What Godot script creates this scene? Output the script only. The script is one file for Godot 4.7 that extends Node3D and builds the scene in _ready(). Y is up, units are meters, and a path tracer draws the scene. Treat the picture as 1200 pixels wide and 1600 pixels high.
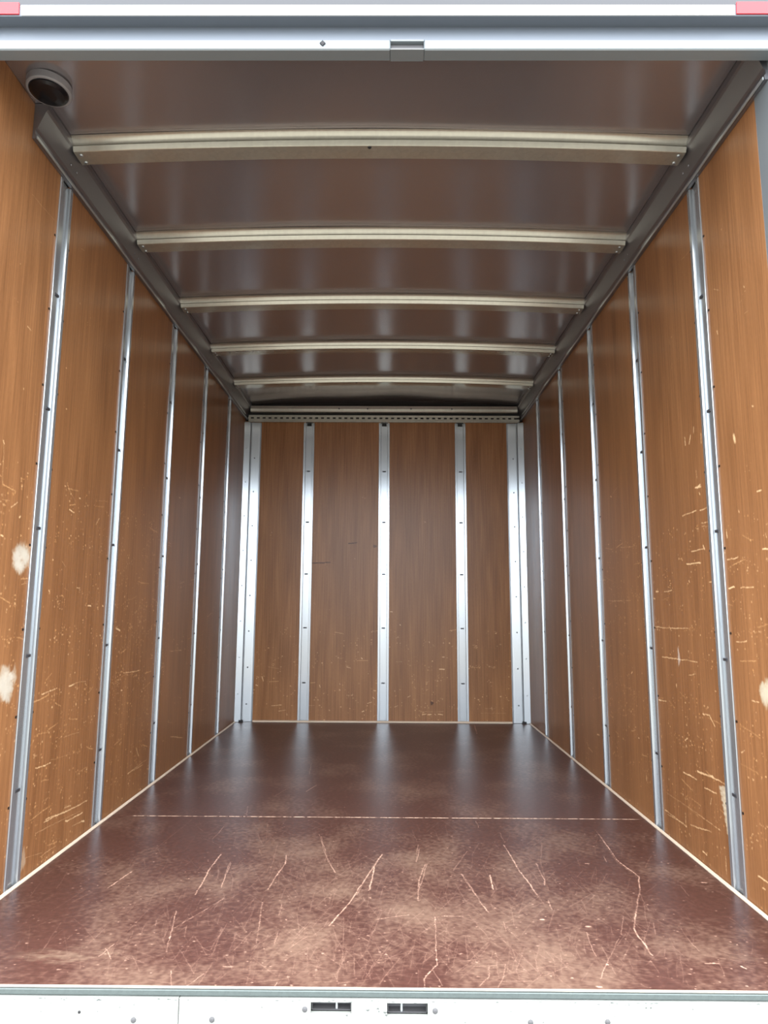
extends Node3D
# Inside of a small box truck, seen from behind through the open rear doors.
# x is right, y up, the box runs back along -z. A "depth" below is the distance -z from the camera.

const XW := 1.025          # half the inner width, at the plywood
const DF := 1.513          # depth of the floor's rear edge
const DB := 4.765          # depth of the front bulkhead
const POST_DEPTHS := [1.996, 2.546, 3.118, 3.688, 4.264]
const FASTENERS := [0.265, 0.645, 1.025, 1.4, 1.775]

# marks worn into the surfaces, each [width in mm, strength, u, v, u, v ...] in metres: floor (x, depth), side walls (depth, height), back wall (x, height)
const FLOOR_MARKS := [
	[1.5, 1, -0.5, 2.272, -0.504, 2.157, -0.496, 1.968], [0.7, 1, -0.455, 2.21, -0.437, 2.018], [1.5, 1, -0.288, 2.267, -0.282, 2.196, -0.295, 2.097, -0.301, 2.007], [0.7, 0.4, -0.322, 2.257, -0.194, 2.307],
	[0.8, 1, -0.204, 2.472, -0.165, 2.289, -0.121, 2.132], [0.7, 1, 0.019, 2.283, -0.018, 2.134, -0.049, 1.976], [1.4, 1, -0.003, 2.184, -0.015, 2.005], [0.8, 0.4, -0.697, 2.627, -0.726, 2.315],
	[0.8, 1, -0.557, 2.544, -0.564, 2.41], [1, 1, -0.408, 3.047, -0.438, 2.947], [2, 0.4, -0.28, 3.121, -0.315, 3.015], [1.1, 1, -0.351, 3.529, -0.336, 3.311],
	[0.8, 0.4, -0.405, 2.584, -0.378, 2.414], [0.8, 0.4, -0.333, 2.363, -0.315, 2.12], [0.9, 1, -0.523, 2.793, -0.504, 2.683], [0.8, 1, 0.438, 2.497, 0.436, 2.421],
	[1.5, 1, 0.429, 2.379, 0.44, 2.143, 0.456, 1.985], [0.7, 1, 0.258, 2.131, 0.283, 1.982], [0.7, 0.5, 0.299, 2.317, 0.238, 2.155], [0.7, 1, 0.16, 2.205, 0.124, 2],
	[0.8, 1, 0.141, 2.373, 0.127, 2.221], [1.4, 1, 0.344, 2.109, 0.339, 2.018], [0.8, 0.5, 0.787, 2.539, 0.76, 2.234, 0.777, 2.149], [0.8, 0.5, 0.559, 2.382, 0.521, 2.229, 0.496, 2.066],
	[1.1, 0.3, 0.841, 3.302, 0.785, 2.853], [0.8, 1, 0.368, 2.626, 0.37, 2.553], [1.1, 0.4, 0.478, 3.273, 0.49, 3.122], [3, 0.5, 0.629, 4.674, 0.603, 4.366],
	[0.7, 1, -0.451, 2.201, -0.438, 2.026], [1.4, 1, -0.732, 2.128, -0.757, 2.005], [1.2, 1, -0.518, 1.87, -0.494, 1.755, -0.475, 1.663], [1, 1, -0.438, 1.582, -0.418, 1.522],
	[1, 1, -0.362, 1.57, -0.385, 1.523], [1.3, 0.6, -0.411, 1.949, -0.465, 1.834, -0.491, 1.777], [0.5, 1, -0.621, 1.675, -0.587, 1.628], [0.5, 1, -0.609, 1.695, -0.62, 1.637],
	[0.6, 0.6, -0.465, 1.788, -0.452, 1.734], [1.2, 0.6, -0.301, 1.924, -0.273, 1.706], [0.6, 1, -0.247, 1.912, -0.245, 1.85], [1.1, 0.6, -0.233, 1.759, -0.231, 1.702],
	[1.1, 0.5, -0.157, 1.739, -0.195, 1.678], [1.5, 0.6, -0.328, 1.601, -0.304, 1.6], [0.6, 1, -0.55, 1.815, -0.545, 1.787], [1, 1, -0.197, 1.54, -0.201, 1.526],
	[1.5, 1, 0.019, 2.283, -0.021, 2.118, -0.069, 1.916, -0.108, 1.794], [1.4, 1, -0.003, 2.184, -0.014, 2.012], [0.8, 1, -0.194, 2.45, -0.148, 2.216, -0.121, 2.132], [1.4, 0.7, 0.156, 2.205, 0.13, 2.074, 0.121, 1.945],
	[0.8, 1, 0.142, 2.333, 0.13, 2.222], [0.7, 0.6, 0.299, 2.317, 0.238, 2.155], [1.4, 0.6, 0.261, 2.131, 0.288, 1.948, 0.302, 1.872], [1.4, 1, 0.344, 2.125, 0.339, 2.018],
	[1.2, 0.8, 0.009, 1.831, 0.04, 1.843, 0.095, 1.858], [1.2, 0.8, 0.178, 1.851, 0.233, 1.852], [1.2, 0.8, 0.161, 1.851, 0.15, 1.654, 0.148, 1.613, 0.116, 1.557, 0.116, 1.531], [1.1, 0.5, 0.071, 1.764, 0.152, 1.659],
	[1, 0.6, 0.138, 1.591, 0.154, 1.533], [1, 0.7, 0.265, 1.61, 0.257, 1.567, 0.233, 1.533], [1, 0.7, 0.303, 1.62, 0.289, 1.568, 0.272, 1.527], [1, 0.4, 0.23, 1.61, 0.303, 1.62],
	[1.2, 1, 0.333, 1.825, 0.332, 1.774], [1.4, 0.6, 0.502, 2.22, 0.5, 2.096, 0.489, 2.05], [1.3, 0.6, 0.478, 1.952, 0.475, 1.893], [0.6, 0.5, -0.076, 1.841, -0.065, 1.632],
	[1.6, 0.8, 0.785, 2.493, 0.767, 2.252, 0.787, 2.117, 0.762, 2.041, 0.678, 1.854, 0.654, 1.796, 0.65, 1.742, 0.649, 1.662], [0.7, 1, 0.735, 2.279, 0.73, 2.233], [0.6, 0.7, 0.65, 1.86, 0.61, 1.763], [1.1, 0.8, 0.598, 1.741, 0.536, 1.633, 0.497, 1.563],
	[1.1, 0.8, 0.529, 1.772, 0.517, 1.689, 0.519, 1.656], [0.6, 0.6, 0.716, 1.826, 0.697, 1.764], [0.7, 0.5, 0.885, 2.058, 0.878, 1.986], [0.6, 0.6, 0.772, 1.798, 0.765, 1.713, 0.767, 1.684],
	[0.8, 0.3, 0.805, 2.428, 0.871, 2.388], [0.6, 0.4, 0.746, 1.998, 0.728, 1.892], [2.1, 0.7, 0.754, 1.63, 0.785, 1.63], [2.1, 0.9, 0.83, 1.619, 0.837, 1.611],
	[3.3, 0.9, 0.956, 2.079, 0.97, 2.079], [2.6, 1, 0.53, 1.622, 0.534, 1.622], [3, 0.9, 0.481, 1.534, 0.49, 1.532], [5.2, 0.5, 0.536, 1.802, 0.548, 1.802],
	[3.5, 0.9, 0.43, 1.838, 0.439, 1.838], [2.9, 0.8, 0.657, 2.218, 0.67, 2.218],
]
const LEFT_MARKS := [
	[2.1, 1, 2.083, 0.522, 2.182, 0.528], [1.6, 1, 2.111, 0.112, 2.413, 0.088], [2.3, 1, 2.292, 0.133, 2.333, 0.129], [2.2, 1, 2.158, 0.129, 2.462, 0.11],
	[2.9, 1, 2.317, 0.084, 2.428, 0.078], [2.1, 1, 2.082, 0.306, 2.173, 0.3], [2.1, 1, 2.722, 0.526, 2.905, 0.519], [4.6, 1, 2.261, 0.527, 2.296, 0.53],
	[1.7, 1, 2.296, 0.53, 2.385, 0.53], [2.1, 1, 2.829, 0.114, 3.047, 0.122], [2.2, 1, 2.829, 0.112, 2.998, 0.112], [2.2, 1, 2.907, 0.201, 2.942, 0.159],
	[1.6, 0.6, 2.063, 0.058, 2.162, 0.038], [1.6, 1, 2.153, 0.031, 2.247, 0.029], [4.3, 1, 2.425, 0.051, 2.446, 0.045], [2.2, 1, 2.168, 0.134, 2.336, 0.115],
	[5.3, 1, 2.304, 0.09, 2.317, 0.084], [1.8, 1, 2.357, 0.056, 2.445, 0.048], [2.5, 0.6, 3.284, 0.576, 3.471, 0.567], [1.7, 0.5, 2.251, 0.364, 2.359, 0.361],
	[1.1, 0.4, 2.172, 0.31, 2.382, 0.295], [3.4, 0.5, 3.361, 0.16, 3.57, 0.117], [5.5, 1, 2.707, 0.459, 2.72, 0.459], [1, 0.6, 2.156, 1.177, 2.218, 1.142],
	[3.7, 0.8, 2.177, 1.108, 2.212, 1.104], [1.3, 0.6, 1.776, 1.243, 1.788, 1.115], [4.1, 1, 1.884, 1.042, 1.89, 1.046], [2.2, 0.7, 1.838, 1.065, 1.868, 1.083],
	[3.5, 0.7, 1.8, 0.982, 1.812, 0.981], [1.6, 0.8, 2.155, 0.934, 2.181, 0.919], [6.3, 0.7, 2.62, 0.706, 2.661, 0.696], [2.7, 1, 2.268, 0.852, 2.292, 0.852],
	[3.4, 1, 2.363, 0.792, 2.386, 0.791], [2.3, 0.6, 2.383, 1.083, 2.406, 1.109], [1.9, 1, 1.924, 0.853, 1.949, 0.856], [3, 1, 2.082, 0.839, 2.087, 0.834],
	[4.2, 1, 2.482, 0.793, 2.49, 0.79], [4.8, 0.4, 3.313, 1.337, 3.339, 1.337], [3.1, 0.7, 2.133, 1.181, 2.141, 1.18], [3.2, 0.7, 2.239, 1.157, 2.248, 1.157],
	[1.7, 0.5, 1.793, 1.08, 1.828, 1.082], [1.7, 0.5, 1.807, 1.999, 1.94, 2], [2.4, 0.8, 1.843, 1.602, 1.862, 1.597], [2.7, 1, 2.084, 1.565, 2.087, 1.564],
	[2.9, 0.5, 1.779, 1.764, 1.782, 1.765], [3.4, 1, 2.104, 1.433, 2.107, 1.433], [2.4, 1, 1.849, 1.416, 1.851, 1.413], [1.4, 0.5, 2.123, 2.008, 2.147, 2.015],
	[2.9, 1, 1.773, 1.241, 1.779, 1.233],
]
const RIGHT_MARKS := [
	[4.2, 0.8, 2.165, 1.358, 2.164, 1.333], [5.1, 0.8, 2.123, 1.356, 2.135, 1.329], [4, 0.8, 2.098, 1.376, 2.101, 1.355], [4.5, 0.7, 2.052, 1.342, 2.051, 1.311],
	[9.9, 0.7, 1.858, 1.286, 1.853, 1.263], [7, 0.9, 2.079, 1.182, 2.097, 1.175], [5.1, 0.9, 2.113, 1.178, 2.075, 1.174], [4, 1, 2.088, 1.158, 2.083, 1.152],
	[3.2, 0.8, 2.217, 1.101, 2.117, 1.103], [2.5, 0.9, 2.09, 1.101, 2.036, 1.106], [2, 0.7, 2.09, 1.06, 2.037, 1.059], [2, 0.7, 2.086, 1.05, 2.039, 1.047],
	[3.7, 0.8, 2.209, 0.939, 2.107, 0.935], [2.6, 0.8, 2.168, 0.978, 2.08, 0.978], [6, 0.8, 2.084, 0.989, 2.077, 0.976], [2.8, 0.8, 1.942, 0.934, 1.879, 0.936],
	[3.7, 0.7, 1.935, 1.017, 1.933, 0.998], [4.2, 0.9, 1.944, 0.852, 1.912, 0.854], [2.7, 0.8, 1.878, 0.851, 1.812, 0.852], [3.4, 1, 1.762, 1.105, 1.739, 1.103],
	[3.4, 0.8, 1.756, 0.95, 1.731, 0.946], [2.4, 0.8, 2.504, 0.724, 2.225, 0.727], [2, 0.6, 2.82, 1.05, 2.673, 1.04], [2.2, 0.6, 3.015, 0.826, 2.737, 0.823],
	[5.4, 1, 2.472, 0.855, 2.45, 0.854], [2.9, 0.7, 2.4, 0.853, 2.333, 0.855], [2.1, 0.4, 2.9, 1.291, 2.825, 1.313], [2.5, 0.5, 2.1, 1.233, 2.098, 1.206],
	[3.4, 0.6, 1.754, 1.341, 1.748, 1.337], [5.4, 0.6, 2.498, 0.83, 2.483, 0.827], [2.5, 1, 2.062, 0.873, 2.037, 0.872], [3.2, 1, 2.198, 0.883, 2.193, 0.878],
	[3.5, 0.7, 1.788, 0.768, 1.785, 0.764], [3.1, 0.7, 1.861, 1.068, 1.858, 1.063], [4.9, 0.5, 2.922, 1.288, 2.908, 1.281], [2.5, 0.6, 1.736, 0.99, 1.734, 0.978],
	[2.6, 0.7, 2.447, 0.62, 2.172, 0.624], [3.1, 1, 2.323, 0.252, 2.227, 0.253], [5.9, 0.9, 2.218, 0.28, 2.113, 0.286], [2.8, 0.9, 2.113, 0.286, 2.024, 0.281],
	[2.9, 0.8, 2.176, 0.239, 2.097, 0.242], [2, 0.6, 2.464, 0.148, 2.089, 0.142], [2.6, 0.8, 2.495, 0.083, 2.32, 0.081], [2.5, 0.6, 2.327, 0.122, 2.327, 0.078],
	[2.4, 0.7, 2.292, 0.095, 2.146, 0.119], [2.9, 0.8, 2.157, 0.466, 2.111, 0.467, 2.081, 0.441], [2.3, 1, 2.133, 0.22, 2.142, 0.197], [3.5, 1, 2.214, 0.04, 2.186, 0.037],
	[3, 1, 1.893, 0.088, 1.848, 0.088], [2.2, 0.6, 2.067, 0.076, 2.069, 0.027], [3, 1, 2.296, 0.359, 2.275, 0.369], [4.3, 1, 2.291, 0.343, 2.285, 0.339],
	[4.5, 0.6, 3.403, 0.114, 3.333, 0.104], [4.4, 1, 2.764, 0.531, 2.753, 0.539], [4.3, 1, 2.719, 0.288, 2.71, 0.287], [2.5, 0.6, 1.861, 0.546, 1.827, 0.548],
	[3.1, 1, 2.34, 0.537, 2.339, 0.525], [2.8, 1, 2.655, 0.161, 2.654, 0.142], [2.7, 1, 2.499, 0.463, 2.429, 0.466], [2, 0.7, 2.474, 0.074, 2.346, 0.084],
	[3.6, 0.6, 3.429, 0.134, 3.401, 0.123], [6, 0.6, 3.252, 0.204, 3.22, 0.206], [2.6, 1, 1.936, 0.395, 1.917, 0.404], [3, 0.7, 1.876, 0.065, 1.863, 0.068],
	[2.6, 0.8, 1.923, 0.7, 1.867, 0.705], [2.7, 1, 2.067, 0.546, 2.061, 0.547], [2.4, 0.6, 2.241, 0.576, 2.189, 0.584], [2, 0.5, 2.108, 1.964, 2.045, 1.959],
	[2.8, 0.5, 1.751, 1.686, 1.746, 1.679], [1.8, 0.4, 1.913, 1.758, 1.882, 1.739], [1.1, 0.4, 1.756, 1.607, 1.739, 1.608], [1.4, 0.4, 2.242, 1.736, 2.236, 1.713],
	[3.1, 0.8, 1.911, 1.624, 1.906, 1.612],
]
const BACK_MARKS := [
	[2, 0.6, -0.804, 0.373, -0.725, 0.359], [4, 0.8, -0.845, 0.306, -0.835, 0.273], [4, 1, -0.887, 0.249, -0.873, 0.245], [4, 0.6, -0.771, 0.109, -0.704, 0.114],
	[3, 0.7, -0.722, 0.072, -0.674, 0.081], [6, 0.7, -0.151, 0.439, -0.141, 0.432], [4, 0.5, -0.253, 0.376, -0.223, 0.367], [4, 0.6, -0.44, 0.252, -0.435, 0.233],
	[5, 0.8, -0.104, 0.127, -0.075, 0.136], [4, 1, -0.066, 0.169, -0.056, 0.16], [4, 0.6, -0.3, 0.262, -0.295, 0.253], [2, 0.5, -0.52, 0.11, -0.472, 0.111],
	[4, 1, -0.143, 0.07, -0.128, 0.075], [4, 1, 0.053, 0.761, 0.067, 0.758], [6, 0.7, 0.122, 0.671, 0.127, 0.665], [5, 0.7, 0.327, 0.552, 0.332, 0.545],
	[5, 0.7, 0.419, 0.447, 0.434, 0.447], [7, 0.6, 0.399, 0.363, 0.433, 0.363], [2, 0.5, 0.098, 0.412, 0.137, 0.412], [2, 0.5, 0.272, 0.073, 0.426, 0.074],
	[5, 0.8, 0.277, 0.054, 0.306, 0.057], [5, 0.8, 0.315, 0.054, 0.34, 0.055], [4, 0.7, 0.364, 0.058, 0.373, 0.052], [4, 0.8, 0.388, 0.058, 0.421, 0.055],
	[2, 0.5, 0.716, 0.099, 0.783, 0.099], [3, 0.5, 0.759, 0.108, 0.764, 0.09], [2, 0.3, 0.686, 0.066, 0.86, 0.067], [2, 0.4, 0.73, 0.396, 0.779, 0.373],
	[3, 0.5, 0.176, 0.171, 0.195, 0.18], [3, 0.4, 0.084, 0.104, 0.108, 0.114],
]

var M := {}
var taken := {}

# ---------------------------------------------------------------- camera, sky, exposure
func set_view():
	var cam := Camera3D.new()
	cam.name = "camera"
	cam.fov = rad_to_deg(2.0 * atan(800.0 / 1036.5))
	cam.near = 0.05
	cam.far = 200.0
	cam.position = Vector3(0.0348, 0.7923, 0.0)
	cam.rotation = Vector3(deg_to_rad(8.162), deg_to_rad(0.363), deg_to_rad(0.294))
	add_child(cam)
	cam.current = true
	var sky_mat := ProceduralSkyMaterial.new()
	sky_mat.sky_top_color = Color(1.0, 1.0, 1.0)
	sky_mat.sky_horizon_color = Color(0.72, 0.75, 0.78)
	sky_mat.sky_curve = 0.5
	sky_mat.ground_horizon_color = Color(0.47, 0.46, 0.44)
	sky_mat.ground_bottom_color = Color(0.45, 0.44, 0.42)
	sky_mat.sun_angle_max = 0.0
	var sky := Sky.new()
	sky.sky_material = sky_mat
	var env := Environment.new()
	env.background_mode = Environment.BG_SKY
	env.sky = sky
	env.background_energy_multiplier = 1.7
	env.tonemap_mode = Environment.TONE_MAPPER_LINEAR
	env.tonemap_exposure = 5.4
	env.sdfgi_enabled = true
	env.ssao_enabled = true
	env.ssil_enabled = true
	var we := WorldEnvironment.new()
	we.name = "world_environment"
	we.environment = env
	add_child(we)

# ---------------------------------------------------------------- nodes
func numbered(called: String) -> String:
	var n: int = taken.get(called, 0)
	taken[called] = n + 1
	return called if n == 0 else "%s_%03d" % [called, n]

func thing(called: String, label: String, category: String, at := Vector3.ZERO, turn := 0.0, group := "") -> Node3D:
	var o := Node3D.new()
	o.name = numbered(called)
	o.position = at
	o.rotation.y = turn
	o.set_meta("label", label)
	o.set_meta("category", category)
	if group:
		o.set_meta("group", group)
	add_child(o)
	return o

func setting(called: String, label: String) -> Node3D:
	var o := Node3D.new()
	o.name = numbered(called)
	o.set_meta("kind", "structure")
	o.set_meta("label", label)
	add_child(o)
	return o

func put(called: String, st: SurfaceTool, mat: Material, parent: Node3D, at := Vector3.ZERO) -> MeshInstance3D:
	return put_mesh(called, st.commit(), mat, parent, at)

func put_mesh(called: String, mesh: Mesh, mat: Material, parent: Node3D, at := Vector3.ZERO) -> MeshInstance3D:
	var o := MeshInstance3D.new()
	o.name = called
	o.mesh = mesh
	o.material_override = mat
	o.position = at
	o.cast_shadow = GeometryInstance3D.SHADOW_CASTING_SETTING_ON
	parent.add_child(o, true)
	return o

# ---------------------------------------------------------------- shapes
func tool() -> SurfaceTool:
	var st := SurfaceTool.new()
	st.begin(Mesh.PRIMITIVE_TRIANGLES)
	return st

func tri(st: SurfaceTool, a: Vector3, b: Vector3, c: Vector3, n: Vector3, uv = null):
	var pts := [a, b, c]
	if (b - a).cross(c - a).dot(n) > 0.0:
		pts = [a, c, b]
	for p in pts:
		st.set_normal(n)
		if uv != null:
			st.set_uv(uv.call(p))
		st.add_vertex(p)

func quad(st: SurfaceTool, a: Vector3, b: Vector3, c: Vector3, d: Vector3, n: Vector3, uv = null):
	tri(st, a, b, c, n, uv)
	tri(st, a, c, d, n, uv)

# a box with chamfered edges
func box(st: SurfaceTool, lo: Vector3, hi: Vector3, ch := 0.0015, uv = null):
	var c := (lo + hi) * 0.5
	var h := (hi - lo) * 0.5
	var k: float = min(ch, min(h.x, min(h.y, h.z)) * 0.45)
	for ax in 3:
		var b := (ax + 1) % 3
		var d := (ax + 2) % 3
		for s in [-1.0, 1.0]:
			var n := Vector3.ZERO
			n[ax] = s
			var q := []
			for e in [[-1, -1], [1, -1], [1, 1], [-1, 1]]:
				var p := c
				p[ax] += s * h[ax]
				p[b] += e[0] * (h[b] - k)
				p[d] += e[1] * (h[d] - k)
				q.append(p)
			quad(st, q[0], q[1], q[2], q[3], n, uv)
			for s2 in [-1.0, 1.0]:           # edge between faces ax and b, running along d
				var n2 := Vector3.ZERO
				n2[ax] = s
				n2[b] = s2
				n2 = n2.normalized()
				var r := []
				for e in [[0, -1], [1, -1], [1, 1], [0, 1]]:
					var p := c
					p[ax] += s * (h[ax] - (k if e[0] == 1 else 0.0))
					p[b] += s2 * (h[b] - (0.0 if e[0] == 1 else k))
					p[d] += e[1] * (h[d] - k)
					r.append(p)
				quad(st, r[0], r[1], r[2], r[3], n2, uv)
	for sx in [-1.0, 1.0]:
		for sy in [-1.0, 1.0]:
			for sz in [-1.0, 1.0]:
				var s := Vector3(sx, sy, sz)
				tri(st, c + s * Vector3(h.x, h.y - k, h.z - k), c + s * Vector3(h.x - k, h.y, h.z - k), c + s * Vector3(h.x - k, h.y - k, h.z), s.normalized(), uv)

# a closed outline in the (ax, ay) plane drawn out along az
func extrude(st: SurfaceTool, poly: PackedVector2Array, o: Vector3, ax: Vector3, ay: Vector3, along: Vector3, uv = null):
	var area := 0.0
	for i in poly.size():
		area += poly[i].cross(poly[(i + 1) % poly.size()])
	var sg := signf(area)
	for i in poly.size():
		var p := poly[i]
		var q := poly[(i + 1) % poly.size()]
		var e := q - p
		var n2 := Vector2(e.y, -e.x).normalized() * sg
		var a := o + ax * p.x + ay * p.y
		var b := o + ax * q.x + ay * q.y
		quad(st, a, b, b + along, a + along, (ax * n2.x + ay * n2.y).normalized(), uv)
	var idx := Geometry2D.triangulate_polygon(poly)
	for i in range(0, idx.size(), 3):
		var v := []
		for k in 3:
			v.append(o + ax * poly[idx[i + k]].x + ay * poly[idx[i + k]].y)
		tri(st, v[0], v[1], v[2], -along.normalized(), uv)
		tri(st, v[0] + along, v[1] + along, v[2] + along, along.normalized(), uv)

# a profile of (radius, height) turned about the axis up; sx stretches it sideways
func lathe(st: SurfaceTool, prof: Array, at: Vector3, side: Vector3, up: Vector3, seg := 20, sx := 1.0):
	var other := up.cross(side).normalized()
	for k in prof.size() - 1:
		var p: Vector2 = prof[k]
		var q: Vector2 = prof[k + 1]
		var sl := Vector2(q.y - p.y, p.x - q.x).normalized()
		for i in seg:
			var ring := []
			for j in [i, i + 1]:
				var t: float = TAU * j / seg
				ring.append(side * cos(t) * sx + other * sin(t))
			var a: Vector3 = at + ring[0] * p.x + up * p.y
			var b: Vector3 = at + ring[1] * p.x + up * p.y
			var c: Vector3 = at + ring[1] * q.x + up * q.y
			var d: Vector3 = at + ring[0] * q.x + up * q.y
			var n: Vector3 = ((ring[0] + ring[1]) * 0.5 * sl.x + up * sl.y).normalized()
			if p.x > 1e-6:
				tri(st, a, b, c, n)
			if q.x > 1e-6:
				tri(st, a, c, d, n)

func rivet_mesh(r: float, h: float, axis: Vector3) -> ArrayMesh:
	var st := tool()
	var side := Vector3.UP if absf(axis.y) < 0.5 else Vector3.RIGHT
	lathe(st, [Vector2(r, 0), Vector2(r, h * 0.35), Vector2(r * 0.8, h * 0.8), Vector2(r * 0.4, h), Vector2(0, h)], Vector3.ZERO, side, axis, 12)
	return st.commit()

# ---------------------------------------------------------------- painted surfaces
class Canvas:
	var w: int
	var h: int
	var d: PackedByteArray
	var u0: float
	var v0: float
	var ku: float
	var kv: float
	var rng := RandomNumberGenerator.new()
	func setup(w_, h_, u_lo, u_hi, v_lo, v_hi, sd):
		w = w_
		h = h_
		u0 = u_lo
		v0 = v_lo
		ku = w / (u_hi - u_lo)
		kv = h / (v_hi - v_lo)
		rng.seed = sd
		d = PackedByteArray()
		d.resize(w * h * 3)
	func grey(nx: int, ny: int, sd: int, freq: float, oct: int) -> PackedByteArray:
		var n := FastNoiseLite.new()
		n.seed = sd
		n.noise_type = FastNoiseLite.TYPE_SIMPLEX_SMOOTH
		n.frequency = freq
		n.fractal_octaves = oct
		var im := n.get_image(nx, ny, false, false, true)
		im.convert(Image.FORMAT_L8)
		im.resize(w, h, Image.INTERPOLATE_CUBIC)
		return im.get_data()
	func dab(x: int, y: int, c: Vector3, a: float):
		if x < 0 or y < 0 or x >= w or y >= h:
			return
		var i := (y * w + x) * 3
		d[i] = int(clampf(lerpf(d[i], c.x, a), 0, 255))
		d[i + 1] = int(lerpf(d[i + 1], c.y, a))
		d[i + 2] = int(lerpf(d[i + 2], c.z, a))
	func spot(u: float, v: float, ru: float, rv: float, c: Vector3, a: float, ragged := 0.35):
		var cx := (u - u0) * ku
		var cy := h - (v - v0) * kv
		var rx := maxf(ru * ku, 0.7)
		var ry := maxf(rv * kv, 0.7)
		var ph := rng.randf() * 6.28
		for y in range(int(cy - ry * 1.5) - 1, int(cy + ry * 1.5) + 2):
			for x in range(int(cx - rx * 1.5) - 1, int(cx + rx * 1.5) + 2):
				var dx := (x + 0.5 - cx) / rx
				var dy := (y + 0.5 - cy) / ry
				var t := atan2(dy, dx)
				var e := 1.0 + ragged * (0.5 * sin(3.0 * t + ph) + 0.3 * sin(7.0 * t - ph)) - sqrt(dx * dx + dy * dy)
				if e > -0.15:
					dab(x, y, c, a * clampf((e + 0.15) * 2.5, 0.0, 1.0) * rng.randf_range(0.75, 1.0))
	# filler wiped on: dense in the middle, ragged where it was feathered out
	func smear(u: float, v: float, ru: float, rv: float, c: Vector3):
		for k in 46:
			var t := rng.randf() * TAU
			var q := sqrt(rng.randf()) * 0.62
			spot(u + cos(t) * q * ru, v + sin(t) * q * rv, ru * rng.randf_range(0.16, 0.36), rv * rng.randf_range(0.16, 0.4), c * rng.randf_range(0.92, 1.04), rng.randf_range(0.2, 0.6), 0.4)
	func stroke(m: Array, c: Vector3, widen := 1.0):
		var wide: float = m[0] * 0.001 * widen
		var a0: float = m[1]
		for k in range(2, m.size() - 2, 2):
			var p := Vector2((m[k] - u0) * ku, h - (m[k + 1] - v0) * kv)
			var q := Vector2((m[k + 2] - u0) * ku, h - (m[k + 3] - v0) * kv)
			var steps := int(p.distance_to(q) / 0.7) + 1
			var nrm := (q - p).orthogonal().normalized()
			var rad: float = wide * ku * 0.5
			var wob := 0.0
			var fade := 0.8
			for s in steps + 1:
				wob = clampf(wob + rng.randf_range(-0.25, 0.25), -1.0, 1.0)
				var t := p.lerp(q, float(s) / steps) + nrm * wob
				fade = clampf(fade + rng.randf_range(-0.12, 0.12), 0.35, 1.0)
				var a := a0 * fade * rng.randf_range(0.3, 1.0)
				var r := maxf(rad * rng.randf_range(0.6, 1.1), 0.35)
				for oy in range(-int(r + 0.5), int(r + 0.5) + 1):
					for ox in range(-int(r + 0.5), int(r + 0.5) + 1):
						if ox * ox + oy * oy <= (r + 0.4) * (r + 0.4):
							dab(int(t.x) + ox, int(t.y) + oy, c, a)
	func texture() -> ImageTexture:
		var im := Image.create_from_data(w, h, false, Image.FORMAT_RGB8, d)
		im.generate_mipmaps()
		return ImageTexture.create_from_image(im)

# plywood with a brown film, grain running up; edges = the depths (or x) where one sheet ends and the next begins
func plywood(w: int, h: int, u_lo: float, u_hi: float, v_hi: float, sd: int, edges: Array) -> Canvas:
	var cv := Canvas.new()
	cv.setup(w, h, u_lo, u_hi, 0.0, v_hi, sd)
	var fine := cv.grey(w * 3 / 4, h / 56, sd, 0.22, 3)
	var wide := cv.grey(w / 8, h / 64, sd + 1, 0.12, 3)
	var speck := cv.grey(w / 2, h / 6, sd + 2, 0.5, 2)
	var lut := PackedByteArray()
	for i in 256:
		var t := i / 255.0
		var c := PLY_DARK.lerp(PLY_LIGHT, t)
		lut.append_array([int(c.x), int(c.y), int(c.z)])
	var tone := PackedFloat32Array()
	var level := 0.0
	var e := 0
	for x in w:
		var u := u_lo + (x + 0.5) / w * (u_hi - u_lo)
		if x == 0 or (e < edges.size() and u > edges[e]):
			level = cv.rng.randf_range(-14.0, 14.0)
			if x > 0:
				e += 1
		tone.append(level)
	var o := 0
	var i := 0
	for y in h:
		for x in w:
			var t := int(fine[i] * 0.5 + wide[i] * 0.35 + speck[i] * 0.15 + tone[x])
			t = clampi(t, 0, 255) * 3
			cv.d[o] = lut[t]
			cv.d[o + 1] = lut[t + 1]
			cv.d[o + 2] = lut[t + 2]
			o += 3
			i += 1
	return cv

const PLY_DARK := Vector3(113, 75, 47)
const PLY_LIGHT := Vector3(178, 127, 84)
const BARE := Vector3(234, 198, 152)       # bare wood where the film is chipped
const BARE_DULL := Vector3(214, 158, 100)

# small chips, most of them at the height of the load
func chips(cv: Canvas, count: int, u_lo: float, u_hi: float, top: float, size: float):
	for k in count:
		var v: float = top * pow(cv.rng.randf(), 1.3)
		if cv.rng.randf() < 0.4:                     # rows where crates rubbed along the wall
			v = [0.16, 0.33, 0.42, 0.58, 0.66, 0.83, 0.95][cv.rng.randi() % 7] * top + cv.rng.randfn(0, 0.012)
		var u := cv.rng.randf_range(u_lo, u_hi)
		var n := cv.rng.randi_range(1, 4)
		for j in n:
			var r: float = size * cv.rng.randf_range(0.4, 1.2)
			cv.spot(u + cv.rng.randfn(0, 0.012), v + cv.rng.randfn(0, 0.012), r * cv.rng.randf_range(0.6, 1.6), r, BARE.lerp(BARE_DULL, cv.rng.randf()), cv.rng.randf_range(0.25, 0.85))
		if cv.rng.randf() < 0.05:
			var l := cv.rng.randf_range(0.02, 0.1)
			cv.stroke([size * 900.0, cv.rng.randf_range(0.2, 0.6), u, v, u + l, v + cv.rng.randf_range(-0.02, 0.02)], BARE.lerp(BARE_DULL, 0.6))

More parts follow.
